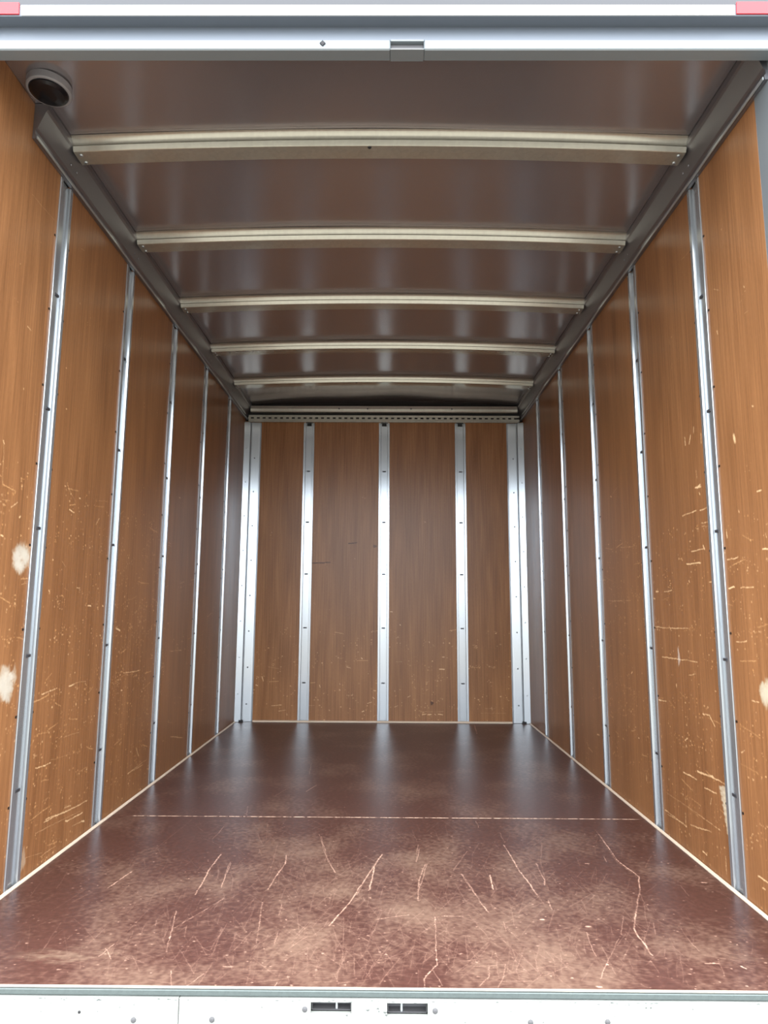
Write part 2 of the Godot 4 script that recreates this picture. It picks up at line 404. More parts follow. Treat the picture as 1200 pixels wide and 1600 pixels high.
func film(tex: Texture2D, rough: float) -> StandardMaterial3D:
	var m := StandardMaterial3D.new()
	m.albedo_texture = tex
	m.roughness = rough
	m.metallic_specular = 0.4
	return m

func metal(c: Color, rough: float, metallic: float, grain := 0.0) -> StandardMaterial3D:
	var m := StandardMaterial3D.new()
	m.albedo_color = c
	m.roughness = rough
	m.metallic = metallic
	if grain > 0.0:
		m.albedo_texture = spangle
		m.uv1_triplanar = true
		m.uv1_world_triplanar = true
		m.uv1_scale = Vector3.ONE * grain
	return m

func paint(c: Color, rough: float) -> StandardMaterial3D:
	var m := StandardMaterial3D.new()
	m.albedo_color = c
	m.roughness = rough
	return m

var spangle: ImageTexture

func make_materials():
	# mottled zinc, used on the galvanised parts
	var n := FastNoiseLite.new()
	n.seed = 9
	n.noise_type = FastNoiseLite.TYPE_CELLULAR
	n.cellular_return_type = FastNoiseLite.RETURN_CELL_VALUE
	n.frequency = 0.06
	var im := n.get_seamless_image(256, 256)
	var zinc := Image.create(256, 256, false, Image.FORMAT_RGB8)
	for y in 256:
		for x in 256:
			var g := 0.93 + 0.07 * im.get_pixel(x, y).r
			zinc.set_pixel(x, y, Color(g, g, g))
	zinc.generate_mipmaps()
	spangle = ImageTexture.create_from_image(zinc)
	M.zinc = metal(Color(0.72, 0.745, 0.765), 0.19, 0.72)
	M.bow = metal(Color(0.78, 0.77, 0.72), 0.26, 0.68, 5.0)
	M.rail = metal(Color(0.56, 0.56, 0.58), 0.38, 0.85)
	M.sheet = metal(Color(0.70, 0.68, 0.69), 0.2, 0.8)
	M.dark_steel = metal(Color(0.22, 0.22, 0.23), 0.5, 0.6)
	M.screw = metal(Color(0.16, 0.13, 0.11), 0.5, 0.5)
	M.dull_black = paint(Color(0.03, 0.03, 0.035), 0.7)
	M.bead = paint(Color(0.88, 0.81, 0.73), 0.45)
	M.alu = metal(Color(0.80, 0.83, 0.84), 0.35, 0.7, 5.0)
	M.header = metal(Color(0.44, 0.47, 0.51), 0.42, 0.5)
	M.drip_top_darkened = metal(Color(0.27, 0.28, 0.30), 0.5, 0.3)  # header metal with shade put into its colour, for the sky-facing moulding top
	M.lip = metal(Color(0.52, 0.55, 0.57), 0.4, 0.4)
	M.cap = metal(Color(0.40, 0.44, 0.44), 0.45, 0.5, 9.0)
	M.clip = metal(Color(0.30, 0.30, 0.32), 0.45, 0.5)
	M.pocket = metal(Color(0.36, 0.36, 0.37), 0.55, 0.3)
	M.white = paint(Color(0.90, 0.92, 0.90), 0.4)
	M.red = paint(Color(0.80, 0.12, 0.18), 0.35)
	M.reflective = paint(Color(0.85, 0.86, 0.86), 0.3)
	M.skin = paint(Color(0.8, 0.8, 0.8), 0.6)
	M.lamp_dark = paint(Color(0.05, 0.06, 0.08), 0.25)
	M.lamp_rim = paint(Color(0.55, 0.54, 0.55), 0.5)
	M.concrete = paint(Color(0.46, 0.45, 0.42), 0.9)
	M.backing = paint(Color(0.12, 0.1, 0.09), 0.8)

# ---------------------------------------------------------------- the box
func left_texture() -> ImageTexture:
	var edges := POST_DEPTHS
	var cv := plywood(2048, 1392, 1.5, 4.78, 2.28, 11, edges)
	chips(cv, 900, 1.7, 3.2, 1.2, 0.0031)
	chips(cv, 260, 2.6, 4.5, 0.95, 0.003)
	chips(cv, 60, 1.7, 3.0, 2.0, 0.0022)
	for m in LEFT_MARKS:
		cv.stroke(m, BARE)
	var filler := Vector3(212, 205, 190)
	cv.smear(1.912, 0.928, 0.062, 0.055, filler)
	cv.smear(1.89, 0.58, 0.062, 0.064, filler)
	cv.spot(2.052, 0.057, 0.012, 0.03, filler, 0.5, 0.4)
	return cv.texture()

func right_texture() -> ImageTexture:
	var cv := plywood(2048, 1392, 1.5, 4.78, 2.28, 23, POST_DEPTHS)
	chips(cv, 620, 1.7, 3.1, 1.1, 0.0028)
	chips(cv, 200, 2.6, 4.5, 0.9, 0.003)
	chips(cv, 40, 1.7, 3.0, 2.0, 0.0022)
	for m in RIGHT_MARKS:
		cv.stroke(m, BARE)
	var filler := Vector3(212, 202, 178)
	for k in 9:
		var t := k / 8.0
		cv.spot(lerpf(2.052, 2.036, t), lerpf(0.265, 0.15, t), lerpf(0.026, 0.014, t), 0.012, filler, 0.9, 0.25)
	cv.spot(2.308, 0.63, 0.008, 0.03, Vector3(225, 220, 218), 0.7, 0.4)
	cv.smear(1.786, 0.575, 0.045, 0.045, filler)
	return cv.texture()

func back_texture() -> ImageTexture:
	var cv := plywood(1280, 1280, -1.03, 1.03, 2.18, 37, [-0.551, 0.004, 0.563])
	chips(cv, 220, -0.9, 0.9, 0.65, 0.004)
	chips(cv, 30, -0.9, 0.9, 1.9, 0.003)
	for m in BACK_MARKS:
		cv.stroke(m, BARE)
	var dark := Vector3(70, 40, 24)
	cv.stroke([6, 0.6, -0.51, 1.103, -0.38, 1.108], dark)
	cv.stroke([7, 0.5, -0.25, 1.245, -0.19, 1.252], dark)
	cv.spot(-0.06, 1.226, 0.014, 0.01, dark, 0.6)
	cv.spot(0.345, 0.132, 0.011, 0.013, dark, 0.9)
	return cv.texture()

func floor_texture() -> ImageTexture:
	var cv := Canvas.new()
	cv.setup(1344, 2048, -1.05, 1.05, 1.5, 4.78, 51)
	var w := cv.w
	var h := cv.h
	var streak := cv.grey(w / 5, h, 52, 0.3, 3)        # fine weave across the box
	var blotch := cv.grey(w / 8, h / 8, 53, 0.035, 4)
	var grain := cv.grey(w * 2 / 3, h * 2 / 3, 54, 0.1, 5)
	var i := 0
	var o := 0
	for y in h:
		var depth := 4.78 - (y + 0.5) / h * 3.28
		var near := depth < 2.661
		for x in w:
			var s := streak[i] / 255.0
			var b := blotch[i] / 255.0
			var g := grain[i] / 255.0
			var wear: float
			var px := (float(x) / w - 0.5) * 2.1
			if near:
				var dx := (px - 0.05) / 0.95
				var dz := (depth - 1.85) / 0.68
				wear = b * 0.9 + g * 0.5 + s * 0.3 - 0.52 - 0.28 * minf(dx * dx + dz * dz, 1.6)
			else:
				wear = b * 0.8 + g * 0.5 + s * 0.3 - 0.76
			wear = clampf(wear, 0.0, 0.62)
			var k := 0.80 + 0.2 * s + 0.2 * g
			cv.d[o] = int(clampf(lerpf(FLOOR_BASE.x * k, FLOOR_WORN.x, wear), 0, 255))
			cv.d[o + 1] = int(clampf(lerpf(FLOOR_BASE.y * k, FLOOR_WORN.y, wear), 0, 255))
			cv.d[o + 2] = int(clampf(lerpf(FLOOR_BASE.z * k, FLOOR_WORN.z, wear), 0, 255))
			o += 3
			i += 1
	var rng := cv.rng
	for k in 1700:                                        # fine scuffs
		var u := rng.randfn(0.05, 0.42)
		var v := 1.52 + absf(rng.randfn(0, 0.5))
		var t := rng.randfn(PI / 2, 0.5) if rng.randf() < 0.6 else rng.randf() * PI
		var l := rng.randf_range(0.02, 0.14)
		cv.stroke([0.8, rng.randf_range(0.08, 0.34), u, v, u + cos(t) * l, v + sin(t) * l], SCRATCH)
	for k in 420:
		var u := rng.randfn(0.0, 0.5)
		var v := rng.randf_range(2.0, 4.6)
		var t := rng.randf() * PI
		var l := rng.randf_range(0.02, 0.2)
		cv.stroke([0.8, rng.randf_range(0.08, 0.25), u, v, u + cos(t) * l, v + sin(t) * l], SCRATCH)
	for k in 700:
		var r := rng.randf_range(0.001, 0.0026)
		cv.spot(rng.randf_range(-1.0, 1.0), 1.52 + absf(rng.randfn(0, 0.7)), r * 1.4, r, SCRATCH, rng.randf_range(0.3, 0.8))
	for m in FLOOR_MARKS:
		cv.stroke(m, SCRATCH, 1.5)
	var dust := Vector3(168, 150, 128)
	for k in 26:                                         # pale dried mud by the edge
		cv.spot(-0.7 + rng.randfn(0, 0.045), 1.64 + rng.randfn(0, 0.018), 0.03, 0.008, dust, 0.16, 0.6)
	for k in 14:
		cv.spot(0.85 + rng.randfn(0, 0.09), 1.72 + rng.randfn(0, 0.07), 0.03, 0.01, dust, 0.10, 0.6)
	# the chipped edge of the joint between the two sheets
	for k in 640:
		var u := rng.randf_range(-0.93, 0.99)
		var a := 0.95 if absf(u) < 0.6 else 0.7
		cv.spot(u, 2.664 + rng.randfn(0, 0.0012), rng.randf_range(0.002, 0.008), rng.randf_range(0.0012, 0.0035), Vector3(226, 196, 172), a * rng.randf_range(0.4, 1.0))
	return cv.texture()

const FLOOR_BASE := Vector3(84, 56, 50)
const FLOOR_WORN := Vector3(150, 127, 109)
const SCRATCH := Vector3(226, 188, 166)

func build_floor():
	var f := setting("floor", "dark brown film-faced plywood truck floor, scratched towards the door")
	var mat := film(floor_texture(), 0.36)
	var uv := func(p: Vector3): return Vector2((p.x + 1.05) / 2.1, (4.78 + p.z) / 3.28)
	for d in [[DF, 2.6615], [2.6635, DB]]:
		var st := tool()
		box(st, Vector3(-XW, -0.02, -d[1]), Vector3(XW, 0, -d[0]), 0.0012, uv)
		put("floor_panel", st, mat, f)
	var st2 := tool()
	box(st2, Vector3(-1.06, -0.17, -DB - 0.06), Vector3(1.06, -0.022, -DF - 0.03))
	put("subfloor", st2, M.backing, f)

func side_wall(called: String, label: String, s: float, tex: ImageTexture):
	var wl := setting(called, label)
	var mat := film(tex, 0.28)
	var uv := func(p: Vector3): return Vector2((-p.z - 1.5) / 3.28, 1.0 - p.y / 2.28)
	var cuts := [1.632 if s > 0 else 1.59]
	for d in POST_DEPTHS:
		cuts.append_array([d - 0.027, d + 0.027])
	cuts.append(DB)
	for k in range(0, cuts.size(), 2):
		var st := tool()
		var top := 2.275 if k == 0 else 2.172
		var xa := s * XW
		var xb := s * (XW + 0.009)
		box(st, Vector3(minf(xa, xb), 0.001, -cuts[k + 1]), Vector3(maxf(xa, xb), top, -cuts[k]), 0.0012, uv)
		var panel := put("plywood_panel", st, mat, wl)
		var heads := tool()
		for side in 2:
			var dep: float = cuts[k + side] + (0.019 if side == 0 else -0.019)
			if (side == 0 and k == 0) or (side == 1 and k == cuts.size() - 2):
				continue
			for j in 8:
				var at := Vector3(xa, 0.23 + j * 0.2463, -dep)
				lathe(heads, [Vector2(0.0042, 0), Vector2(0.0042, 0.0008), Vector2(0.0025, 0.0018), Vector2(0, 0.0018)], at, Vector3.UP, Vector3(-s, 0, 0), 8)
		var hd := put("screw_heads", heads, M.screw, panel)
		hd.set_meta("kind", "stuff")
	var sk := tool()
	var a := s * (XW + 0.02)
	var b := s * (XW + 0.04)
	box(sk, Vector3(minf(a, b), -0.17, -DB - 0.06), Vector3(maxf(a, b), 2.36, -1.632 if s > 0 else -1.59))
	put("outer_skin", sk, M.skin, wl)

func build_back_wall():
	var wl := setting("wall_back", "brown plywood bulkhead at the far end of the box")
	var mat := film(back_texture(), 0.28)
	var uv := func(p: Vector3): return Vector2((p.x + 1.03) / 2.06, 1.0 - p.y / 2.18)
	var cuts := [-XW, -0.551 - 0.027, -0.551 + 0.027, 0.004 - 0.027, 0.004 + 0.027, 0.563 - 0.027, 0.563 + 0.027, XW]
	for k in range(0, cuts.size(), 2):
		var st := tool()
		box(st, Vector3(cuts[k], 0.001, -DB - 0.009), Vector3(cuts[k + 1], 2.15, -DB), 0.0012, uv)
		put("plywood_panel", st, mat, wl)
	var sk := tool()
	box(sk, Vector3(-1.044, -0.021, -DB - 0.06), Vector3(1.044, 2.31, -DB - 0.018))
	put("outer_skin", sk, M.backing, wl)

func crown(x: float) -> float:
	return 2.302 - 0.024 * x * x / 0.97

func build_ceiling():
	var c := setting("ceiling", "glossy bare metal roof sheet lining the top of the box")
	var st := tool()
	var nx := 28
	var nz := 110
	var p := func(i: int, j: int) -> Vector3:
		var x: float = lerpf(-1.04, 1.04, float(i) / nx)
		var d: float = lerpf(1.53, DB + 0.015, float(j) / nz)
		var wave := 0.0007 * sin(d * 11.0 + 1.5 * sin(x * 3.1)) + 0.0005 * sin(x * 7.0 + d * 4.0)
		if d > 4.34:
			wave += 0.0016 * sin(x * 9.0 + 0.6) * smoothstep(4.34, 4.6, d)
		return Vector3(x, crown(x) + wave, -d)
	st.set_smooth_group(0)
	for j in nz:
		for i in nx:
			var a: Vector3 = p.call(i, j)
			var b: Vector3 = p.call(i + 1, j)
			var e: Vector3 = p.call(i + 1, j + 1)
			var f: Vector3 = p.call(i, j + 1)
			# seen from below: clockwise when looking up
			for v in [a, e, b, a, f, e]:
				st.add_vertex(v)
	st.index()
	st.generate_normals()
	put("roof_sheet", st, M.sheet, c)
	var sk := tool()
	box(sk, Vector3(-1.065, 2.312, -DB - 0.06), Vector3(1.065, 2.36, -1.53))
	put("outer_skin", sk, M.skin, c)

# ---------------------------------------------------------------- posts, bows and rails
func post_mesh(height: float) -> ArrayMesh:
	var st := tool()
	var poly := PackedVector2Array([Vector2(-0.040, 0.0030), Vector2(-0.0388, 0.0042), Vector2(-0.0250, 0.0040), Vector2(-0.0225, -0.0050), Vector2(0.0225, -0.0050), Vector2(0.0250, 0.0040), Vector2(0.0388, 0.0042), Vector2(0.040, 0.0030), Vector2(0.040, 0.0006), Vector2(0.0262, 0.0006), Vector2(0.0242, -0.0070), Vector2(-0.0242, -0.0070), Vector2(-0.0262, 0.0006), Vector2(-0.040, 0.0006)])
	extrude(st, poly, Vector3(0, 0.001, 0), Vector3(0, 0, 1), Vector3(1, 0, 0), Vector3(0, height - 0.001, 0))
	return st.commit()

func build_posts():
	var side_mesh := post_mesh(2.16)
	var back_mesh := post_mesh(2.138)
	var clip := tool()
	box(clip, Vector3(-0.005, -0.0045, -0.0115), Vector3(-0.0005, 0.0045, 0.0115), 0.0015)
	var clip_mesh := clip.commit()
	var nth := ["first", "second", "third", "fourth", "fifth"]
	var make := func(mesh: Mesh, at: Vector3, turn: float, label: String, group: String):
		var t := thing("wall_post", label, "post", at, turn, group)
		put_mesh("channel", mesh, M.zinc, t)
		for y in FASTENERS:
			put_mesh("fastener", clip_mesh, M.clip, t, Vector3(0, y, 0))
	for k in 5:
		make.call(side_mesh, Vector3(-XW, 0, -POST_DEPTHS[k]), 0.0, "galvanised steel channel post on the left plywood wall, %s from the door opening" % nth[k], "posts along the left wall")
		make.call(side_mesh, Vector3(XW, 0, -POST_DEPTHS[k]), PI, "galvanised steel channel post on the right plywood wall, %s from the door opening" % nth[k], "posts along the right wall")
	var where := ["left of the middle post", "in the middle of the far wall", "right of the middle post"]
	var gap := tool()
	box(gap, Vector3(-0.0049, 2.116, -0.017), Vector3(-0.0025, 2.137, 0.017), 0.0005)  # black box standing in for the shaded recess at the post top
	var gap_mesh := gap.commit()
	for k in 3:
		make.call(back_mesh, Vector3([-0.551, 0.004, 0.563][k], 0, -DB), -PI / 2, "galvanised steel channel post on the far bulkhead, " + where[k], "posts on the far bulkhead")
		put_mesh("recess_shade", gap_mesh, M.dull_black, get_child(get_child_count() - 1))
	# the two corners: a folded angle with a raised strip against the side wall
	for s in [-1.0, 1.0]:
		var t := thing("corner_post", "wide galvanised steel corner post where the far bulkhead meets the %s wall" % ("left" if s < 0 else "right"), "post", Vector3(s * XW, 0, -DB), 0.0, "corner posts of the far bulkhead")
		var ang := tool()
		var poly := PackedVector2Array([Vector2(0.001, 0.0006), Vector2(0.001, 0.0300), Vector2(0.043, 0.0220), Vector2(0.047, 0.008), Vector2(0.051, 0.008), Vector2(0.054, 0.0130), Vector2(0.102, 0.0065), Vector2(0.112, 0.0035), Vector2(0.122, 0.0035), Vector2(0.122, 0.0006)])
		extrude(ang, poly, Vector3(0, 0.002, 0), Vector3(-s, 0, 0), Vector3(0, 0, 1), Vector3(0, 2.136, 0))
		put("angle", ang, M.zinc, t)
		var rv := rivet_mesh(0.005, 0.003, Vector3(0, 0, 1))
		for j in 8:
			put_mesh("rivet", rv, M.zinc, t, Vector3(-s * 0.022, 0.19 + j * 0.25, 0.0258))
			put_mesh("rivet", rv, M.dark_steel, t, Vector3(-s * 0.078, 0.12 + j * 0.25, 0.0096))
		var foot := tool()
		box(foot, Vector3(-0.014, 0.0005, 0.023), Vector3(0.016, 0.014, 0.027), 0.001)
		put("foot_clip", foot, M.dark_steel, t, Vector3(-s * 0.045, 0, 0))

func build_bows():
	var nth := ["first", "second", "third", "fourth", "fifth"]
	var rv := rivet_mesh(0.006, 0.004, Vector3(0, -1, 0))
	for k in 5:
		var d0: float = POST_DEPTHS[k] - 0.080
		var t := thing("roof_bow", "galvanised roof cross member under the metal roof, %s from the door opening" % nth[k], "roof bow", Vector3(0, 0, -d0), 0.0, "roof bows")
		# outline across the bow: (depth behind its rear edge, drop below the sheet): a curved flange, a groove, a sloping face, the flat underside
		var ring := PackedVector2Array()
		for i in 9:
			var q := i / 8.0
			ring.append(Vector2(0.003 + 0.019 * sin(q * 1.2) / sin(1.2), 0.0006 + 0.0205 * (1.0 - cos(q * 1.35)) / (1.0 - cos(1.35))))
		for v in [Vector2(0.027, 0.0218), Vector2(0.027, 0.0238), Vector2(0.0225, 0.0242), Vector2(0.0285, 0.0386), Vector2(0.0305, 0.0400), Vector2(0.060, 0.0405), Vector2(0.092, 0.0398), Vector2(0.094, 0.038), Vector2(0.096, 0.014), Vector2(0.103, 0.006), Vector2(0.110, 0.0006)]:
			ring.append(v)
		var st := tool()
		var seg := 30
		for i in seg:
			var x0: float = lerpf(-0.984, 0.984, float(i) / seg)
			var x1: float = lerpf(-0.984, 0.984, float(i + 1) / seg)
			for r in ring.size():
				var a: Vector2 = ring[r]
				var b: Vector2 = ring[(r + 1) % ring.size()]
				var e := b - a
				var n := Vector3(0, -e.x, e.y).normalized()
				quad(st, Vector3(x0, crown(x0) - a.y, -a.x), Vector3(x1, crown(x1) - a.y, -a.x), Vector3(x1, crown(x1) - b.y, -b.x), Vector3(x0, crown(x0) - b.y, -b.x), n)
		var cap := Geometry2D.triangulate_polygon(ring)
		for s in [-1.0, 1.0]:
			var x: float = 0.984 * s
			for r in range(0, cap.size(), 3):
				var v := []
				for q in 3:
					v.append(Vector3(x, crown(x) - ring[cap[r + q]].y, -ring[cap[r + q]].x))
				tri(st, v[0], v[1], v[2], Vector3(s, 0, 0))
		put("channel", st, M.bow, t)
		for s in [-1.0, 1.0]:
			for zz in [-0.045, -0.08]:
				put_mesh("rivet", rv, M.zinc, t, Vector3(s * 0.966, crown(0.966) - 0.0402, zz))
		if k == 0 or k == 4:
			put_mesh("bolt", rv, M.dark_steel, t, Vector3(-0.18 if k == 4 else -0.03, crown(0.1) - 0.0402, -0.036))

func build_rails():
	for s in [-1.0, 1.0]:
		var start := 1.782 if s < 0 else 1.56
		var t := thing("ceiling_rail", "grey sloping metal rail along the top of the %s plywood wall" % ("left" if s < 0 else "right"), "rail", Vector3(s * XW, 0, -start), 0.0, "ceiling side rails")
		var poly := PackedVector2Array([Vector2(0.0006, 2.162), Vector2(0.011, 2.162), Vector2(0.012, 2.174), Vector2(0.008, 2.178), Vector2(0.008, 2.190), Vector2(0.014, 2.196), Vector2(0.036, 2.250), Vector2(0.041, 2.256), Vector2(0.041, 2.275), Vector2(0.0006, 2.275)])
		var st := tool()
		extrude(st, poly, Vector3.ZERO, Vector3(-s, 0, 0), Vector3(0, 1, 0), Vector3(0, 0, -(DB - start - 0.001)))
		put("cove", st, M.rail, t)
		var lp := tool()
		box(lp, Vector3(minf(-s * 0.0126, -s * 0.0166), 2.1615, -(DB - start - 0.002)), Vector3(maxf(-s * 0.0126, -s * 0.0166), 2.1705, -0.001), 0.001)
		put("lip", lp, M.alu, t)
		var rv := rivet_mesh(0.005, 0.003, Vector3(-s * 0.926, -0.377, 0))
		for k in 5:
			for dd in [-0.02, 0.02]:
				put_mesh("rivet", rv, M.rail, t, Vector3(-s * 0.0215, 2.2145, -(POST_DEPTHS[k] + dd - start)))
	# along the top of the bulkhead: a perforated strip, a bar above it, a black strip behind both
	var p := thing("perforated_strip", "light metal strip with a row of holes above the far bulkhead", "metal strip", Vector3(0, 2.141, -DB))
	var st := tool()
	var z0 := 0.0006
	var z1 := 0.014
	box(st, Vector3(-1.0, 0.0, z0), Vector3(1.0, 0.014, z1 + 0.004), 0.002)
	box(st, Vector3(-1.0, 0.0135, z0), Vector3(1.0, 0.026, z1), 0.0008)
	box(st, Vector3(-1.0, 0.038, z0), Vector3(1.0, 0.054, z1), 0.001)
	var step := 0.0432
	for k in 47:
		var x := -1.0 + 0.0065 + k * step
		if x + 0.01 > 1.0:
			break
		box(st, Vector3(x - 0.0105, 0.0255, z0), Vector3(x + 0.0105, 0.0385, z1), 0.0003)
	put("strip", st, M.bow, p)
	var b := thing("header_bar", "smooth pale metal bar between the perforated strip and the roof sheet", "metal bar", Vector3(0, 2.214, -DB))
	var bs := tool()
	extrude(bs, PackedVector2Array([Vector2(0.001, 0.0), Vector2(0.030, 0.0), Vector2(0.034, 0.006), Vector2(0.036, 0.022), Vector2(0.030, 0.046), Vector2(0.001, 0.048)]), Vector3(-0.983, 0, 0), Vector3(0, 0, 1), Vector3(0, 1, 0), Vector3(1.966, 0, 0))
	put("bar", bs, M.bow, b)
	var hm := rivet_mesh(0.006, 0.002, Vector3(0, 0, 1))
	for x in [-0.33, -0.12, 0.2, 0.5]:
		put_mesh("rivet", hm, M.dark_steel, b, Vector3(x, 0.024, 0.0355))
	var sl := thing("black_gap_strip", "black strip in the gap under the roof at the far bulkhead", "gap_strip", Vector3(0, 2.15, -DB))
	var ss := tool()
	box(ss, Vector3(-1.02, 0.002, -0.012), Vector3(1.02, 0.126, 0.0002), 0.0005)
	put("strip", ss, M.dull_black, sl)
	# beads covering the joint between floor and walls
	for s in [-1.0, 1.0]:
		var tr := setting("trim_1" if s < 0 else "trim_2", "thin pale bead between the floor and the %s wall" % ("left" if s < 0 else "right"))
		var ts := tool()
		extrude(ts, PackedVector2Array([Vector2(0.0034, 0.0005), Vector2(0.0115, 0.0005), Vector2(0.0113, 0.003), Vector2(0.007, 0.0065), Vector2(0.0034, 0.007)]), Vector3(s * XW, 0, -DF - 0.002), Vector3(-s, 0, 0), Vector3(0, 1, 0), Vector3(0, 0, -(DB - DF - 0.03)))
		put("bead", ts, M.bead, tr)
	var tb := setting("trim_3", "thin pale bead between the floor and the far bulkhead")
	var bsx := tool()
	extrude(bsx, PackedVector2Array([Vector2(0.0034, 0.0005), Vector2(0.016, 0.0005), Vector2(0.0158, 0.005), Vector2(0.009, 0.010), Vector2(0.0034, 0.011)]), Vector3(-0.9, 0, -DB), Vector3(0, 0, 1), Vector3(0, 1, 0), Vector3(1.8, 0, 0))
	put("bead", bsx, M.bead, tb)

# ---------------------------------------------------------------- the rear frame
func sill_texture() -> ImageTexture:
	var cv := Canvas.new()
	cv.setup(2048, 192, -1.08, 1.08, -0.18, 0.0, 71)
	var n := cv.grey(256, 48, 72, 0.05, 3)
	for i in cv.w * cv.h:
		var g := 152 + int(n[i] * 0.08)
		cv.d[i * 3] = g
		cv.d[i * 3 + 1] = mini(g + 4, 255)
		cv.d[i * 3 + 2] = g
	var dark := Vector3(64, 68, 68)
	for k in 150:
		var u := cv.rng.randf_range(-1.0, 1.0)
		cv.spot(u, -0.0125 - absf(cv.rng.randfn(0, 0.0018)), cv.rng.randf_range(0.001, 0.006), cv.rng.randf_range(0.0005, 0.0012), dark, cv.rng.randf_range(0.3, 0.8))
	for k in 60:
		cv.spot(cv.rng.randf_range(-1.0, 1.0), cv.rng.randf_range(-0.06, -0.015), cv.rng.randf_range(0.0006, 0.0025), cv.rng.randf_range(0.0006, 0.0018), dark, cv.rng.randf_range(0.2, 0.7))
	for q in [[-0.003, -0.031, 0.004], [0.018, -0.028, 0.003], [0.02, -0.033, 0.002], [0.033, -0.035, 0.005], [0.036, -0.04, 0.004], [-0.046, -0.041, 0.002], [0.57, -0.022, 0.002], [0.58, -0.022, 0.002], [-0.56, -0.016, 0.006]]:
		cv.spot(q[0], q[1], q[2], 0.0016, dark, 0.9, 0.5)
	return cv.texture()

func build_sill():
	var t := thing("rear_sill", "white painted steel sill below the floor edge, with chipped paint and bolt heads", "sill", Vector3(0, 0, -1.5))
	var mat := film(sill_texture(), 0.42)
	var uv := func(p: Vector3): return Vector2((p.x + 1.08) / 2.16, -p.y / 0.18)
	var put_boxes := func(called: String, list: Array):
		var st := tool()
		for b in list:
			box(st, Vector3(b[0], b[2], -0.01), Vector3(b[1], b[3], 0.0), 0.0006, uv)
		put(called, st, mat, t)
	var top := -0.0108
	var low := -0.17
	put_boxes.call("face_plate", [[-1.065, -0.3948, low, top]])
	put_boxes.call("face_plate", [[-0.3932, 1.065, low, -0.042], [-0.3932, -0.121, -0.0421, top], [-0.037, 0.037, -0.0421, top], [0.121, 1.065, -0.0421, top], [-0.1211, -0.0369, -0.0421, -0.038], [-0.1211, -0.0369, -0.017, top], [0.0369, 0.1211, -0.0175, top]])
	var cap := tool()
	extrude(cap, PackedVector2Array([Vector2(-0.013, -0.0095), Vector2(-0.013, 0.0005), Vector2(-0.0125, 0.003), Vector2(-0.003, 0.003), Vector2(-0.002, 0.002), Vector2(-0.002, -0.0065), Vector2(-0.006, -0.0075), Vector2(-0.006, -0.0095)]), Vector3(-1.022, 0, 0), Vector3(0, 0, 1), Vector3(0, 1, 0), Vector3(2.044, 0, 0))
	put("edge_cap", cap, M.cap, t)
	var strip := tool()
	box(strip, Vector3(-1.022, 0.0012, -0.0165), Vector3(1.022, 0.0042, -0.0095), 0.0008)
	put("edge_bead", strip, M.bead, t)
	var beam := tool()
	box(beam, Vector3(-1.065, low, -0.04), Vector3(1.065, -0.044, -0.011))
	put("beam", beam, M.dark_steel, t)
	var big := rivet_mesh(0.0055, 0.004, Vector3(0, 0, 1))
	for q in [[-0.133, -0.030], [0.136, -0.031], [-0.486, -0.053], [-0.324, -0.051], [0.332, -0.051], [0.490, -0.049]]:
		put_mesh("bolt", big, M.pocket, t, Vector3(q[0], q[1], 0))
	put_mesh("bolt", rivet_mesh(0.003, 0.002, Vector3(0, 0, 1)), M.dark_steel, t, Vector3(-0.599, -0.039, 0))
	# the two latch keepers behind their slots
	var slots := [[-0.120, -0.038, -0.037, -0.0175, -0.068], [0.038, 0.120, -0.041, -0.018, 0.067]]
	for k in 2:
		var q: Array = slots[k]
		var kp := thing("latch_keeper", "dark latch slot in the white sill, %s of the pair" % ("left one" if k == 0 else "right one"), "latch keeper", Vector3(0, 0, -1.5), 0.0, "latch keepers in the sill")
		var ps := tool()
		box(ps, Vector3(q[0], q[2], -0.034), Vector3(q[1], q[3], -0.031), 0.0004)
		box(ps, Vector3(q[0], q[3] - 0.0015, -0.032), Vector3(q[1], q[3], -0.0105), 0.0004)
		box(ps, Vector3(q[0], q[2], -0.032), Vector3(q[1], q[2] + 0.0015, -0.0105), 0.0004)
		for x in [q[0], q[1] - 0.0015]:
			box(ps, Vector3(x, q[2], -0.032), Vector3(x + 0.0015, q[3], -0.0105), 0.0004)
		put("pocket", ps, M.pocket, kp)
		var pin := tool()
		lathe(pin, [Vector2(0.0025, 0.0), Vector2(0.0025, q[3] - q[2] - 0.004)], Vector3(q[4], q[2] + 0.002, -0.014), Vector3.RIGHT, Vector3.UP, 10)
		put("pin", pin, M.alu, kp)

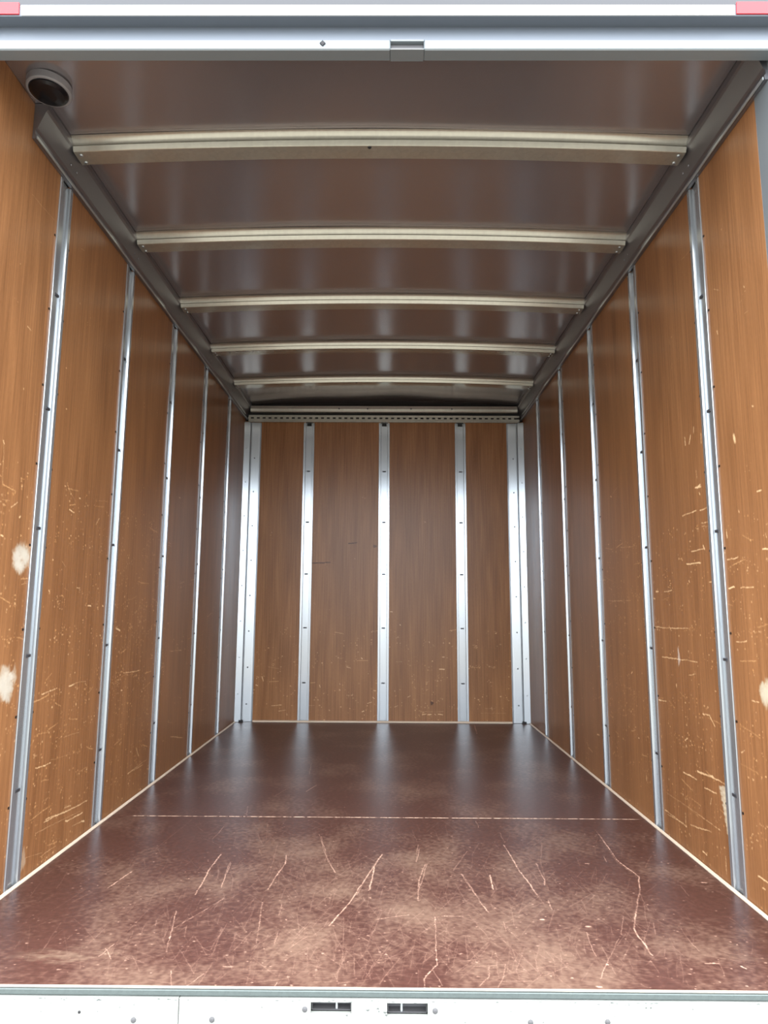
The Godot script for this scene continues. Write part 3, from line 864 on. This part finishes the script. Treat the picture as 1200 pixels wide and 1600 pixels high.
func build_header():
	var t := thing("door_header", "pale metal header beam across the top of the rear opening", "header", Vector3(0, 2.2, -1.51))
	var beam := tool()
	box(beam, Vector3(-1.065, 0.032, -0.05), Vector3(1.065, 0.16, -0.005), 0.002)
	put("beam", beam, M.header, t)
	# lip with a slot for the latch
	var lip := tool()
	for b in [[-1.022, 0.036], [0.121, 1.022]]:
		box(lip, Vector3(b[0], 0.003, -0.038), Vector3(b[1], 0.032, 0.0), 0.003)
	box(lip, Vector3(0.0355, 0.027, -0.038), Vector3(0.1215, 0.032, 0.0), 0.0012)
	box(lip, Vector3(0.0355, 0.003, -0.038), Vector3(0.1215, 0.0058, 0.0), 0.0012)
	put("lip", lip, M.lip, t)
	var drip := tool()
	extrude(drip, PackedVector2Array([Vector2(-0.005, 0.0725), Vector2(0.026, 0.0725), Vector2(0.027, 0.074), Vector2(0.027, 0.103), Vector2(-0.005, 0.103)]), Vector3(-1.08, 0, 0), Vector3(0, 0, 1), Vector3(0, 1, 0), Vector3(2.16, 0, 0))
	put("drip_moulding", drip, M.header, t)
	var drip_top_darkened := tool()
	extrude(drip_top_darkened, PackedVector2Array([Vector2(-0.005, 0.1035), Vector2(0.024, 0.1035), Vector2(0.024, 0.140), Vector2(0.020, 0.146), Vector2(-0.005, 0.146)]), Vector3(-1.08, 0, 0), Vector3(0, 0, 1), Vector3(0, 1, 0), Vector3(2.16, 0, 0))
	put("drip_top_darkened", drip_top_darkened, M.drip_top_darkened, t)  # upper part of the same moulding, split off for its darkened tone
	var bolt := tool()
	lathe(bolt, [Vector2(0.0075, 0), Vector2(0.0075, 0.003), Vector2(0.004, 0.0045), Vector2(0, 0.0045)], Vector3(-0.138, 0.0195, 0.0), Vector3.UP, Vector3(0, 0, 1), 4)
	put("bolt", bolt, M.dark_steel, t)
	var kp := thing("latch_keeper", "blue-grey latch slot in the lip of the header beam", "latch keeper", Vector3(0, 2.2, -1.51))
	var ps := tool()
	box(ps, Vector3(0.0365, 0.0062, -0.034), Vector3(0.1205, 0.0266, -0.010), 0.0006)
	put("pocket", ps, M.pocket, kp)
	# marker strips on the face of the moulding
	var w := thing("reflective_strip", "long white reflective strip above the rear opening", "reflective strip", Vector3(0, 2.2735, -1.483))
	var ws := tool()
	extrude(ws, PackedVector2Array([Vector2(-0.9, 0.0), Vector2(0.903, 0.0), Vector2(0.903, 0.0285), Vector2(-0.904, 0.0285)]), Vector3(0, 0, 0.0002), Vector3(1, 0, 0), Vector3(0, 1, 0), Vector3(0, 0, 0.0022))
	put("strip", ws, M.reflective, w)
	for s in [-1.0, 1.0]:
		var r := thing("reflective_strip", "short red reflective strip at the %s end of the long white one" % ("left" if s < 0 else "right"), "reflective strip", Vector3(0, 2.2735, -1.483), 0.0, "red strip ends")
		var rs := tool()
		extrude(rs, PackedVector2Array([Vector2(s * 0.907, 0.003), Vector2(s * 1.076, 0.003), Vector2(s * 1.076, 0.036), Vector2(s * 0.909, 0.036)]), Vector3(0, 0, 0.0002), Vector3(1, 0, 0), Vector3(0, 1, 0), Vector3(0, 0, 0.003))
		put("strip", rs, M.red, r)
		var j := thing("door_jamb", "pale metal door post at the %s edge of the rear opening" % ("left" if s < 0 else "right"), "door post", Vector3(s * XW, 0, -1.51), 0.0, "posts of the rear opening")
		var js := tool()
		var xa: float = -0.002 * s
		var xb: float = 0.04 * s
		box(js, Vector3(minf(xa, xb), -0.009, -0.1215 if s > 0 else -0.0795), Vector3(maxf(xa, xb), 2.232, 0.0), 0.003)
		put("post", js, M.lip, j)

func build_lamp():
	var t := thing("interior_lamp", "round dark lamp with a pale rim in the roof corner near the rear opening", "lamp", Vector3(-0.948, 2.262, -1.715))
	var rim := tool()
	lathe(rim, [Vector2(0.0, -0.016), Vector2(0.060, -0.016), Vector2(0.060, 0.004), Vector2(0.057, 0.007), Vector2(0.053, 0.007), Vector2(0.053, 0.0)], Vector3.ZERO, Vector3.RIGHT, Vector3(0, -1, 0), 40)
	put("rim", rim, M.lamp_rim, t)
	var lens := tool()
	lathe(lens, [Vector2(0.0532, 0.004), Vector2(0.051, 0.010), Vector2(0.042, 0.015), Vector2(0.022, 0.018), Vector2(0.0, 0.019)], Vector3.ZERO, Vector3.RIGHT, Vector3(0, -1, 0), 40)
	put("lens", lens, M.lamp_dark, t)

func build_ground():
	var g := setting("ground", "pale concrete yard behind the truck")
	var st := tool()
	box(st, Vector3(-40, -1.15, -12), Vector3(40, -0.95, 40))
	put("slab", st, M.concrete, g)

func _ready():
	set_view()
	make_materials()
	build_floor()
	side_wall("wall_left", "scratched brown plywood panelling of the left side of the box", -1.0, left_texture())
	side_wall("wall_right", "scratched brown plywood panelling of the right side of the box", 1.0, right_texture())
	build_back_wall()
	build_ceiling()
	build_ground()
	build_posts()
	build_bows()
	build_rails()
	build_sill()
	build_header()
	build_lamp()
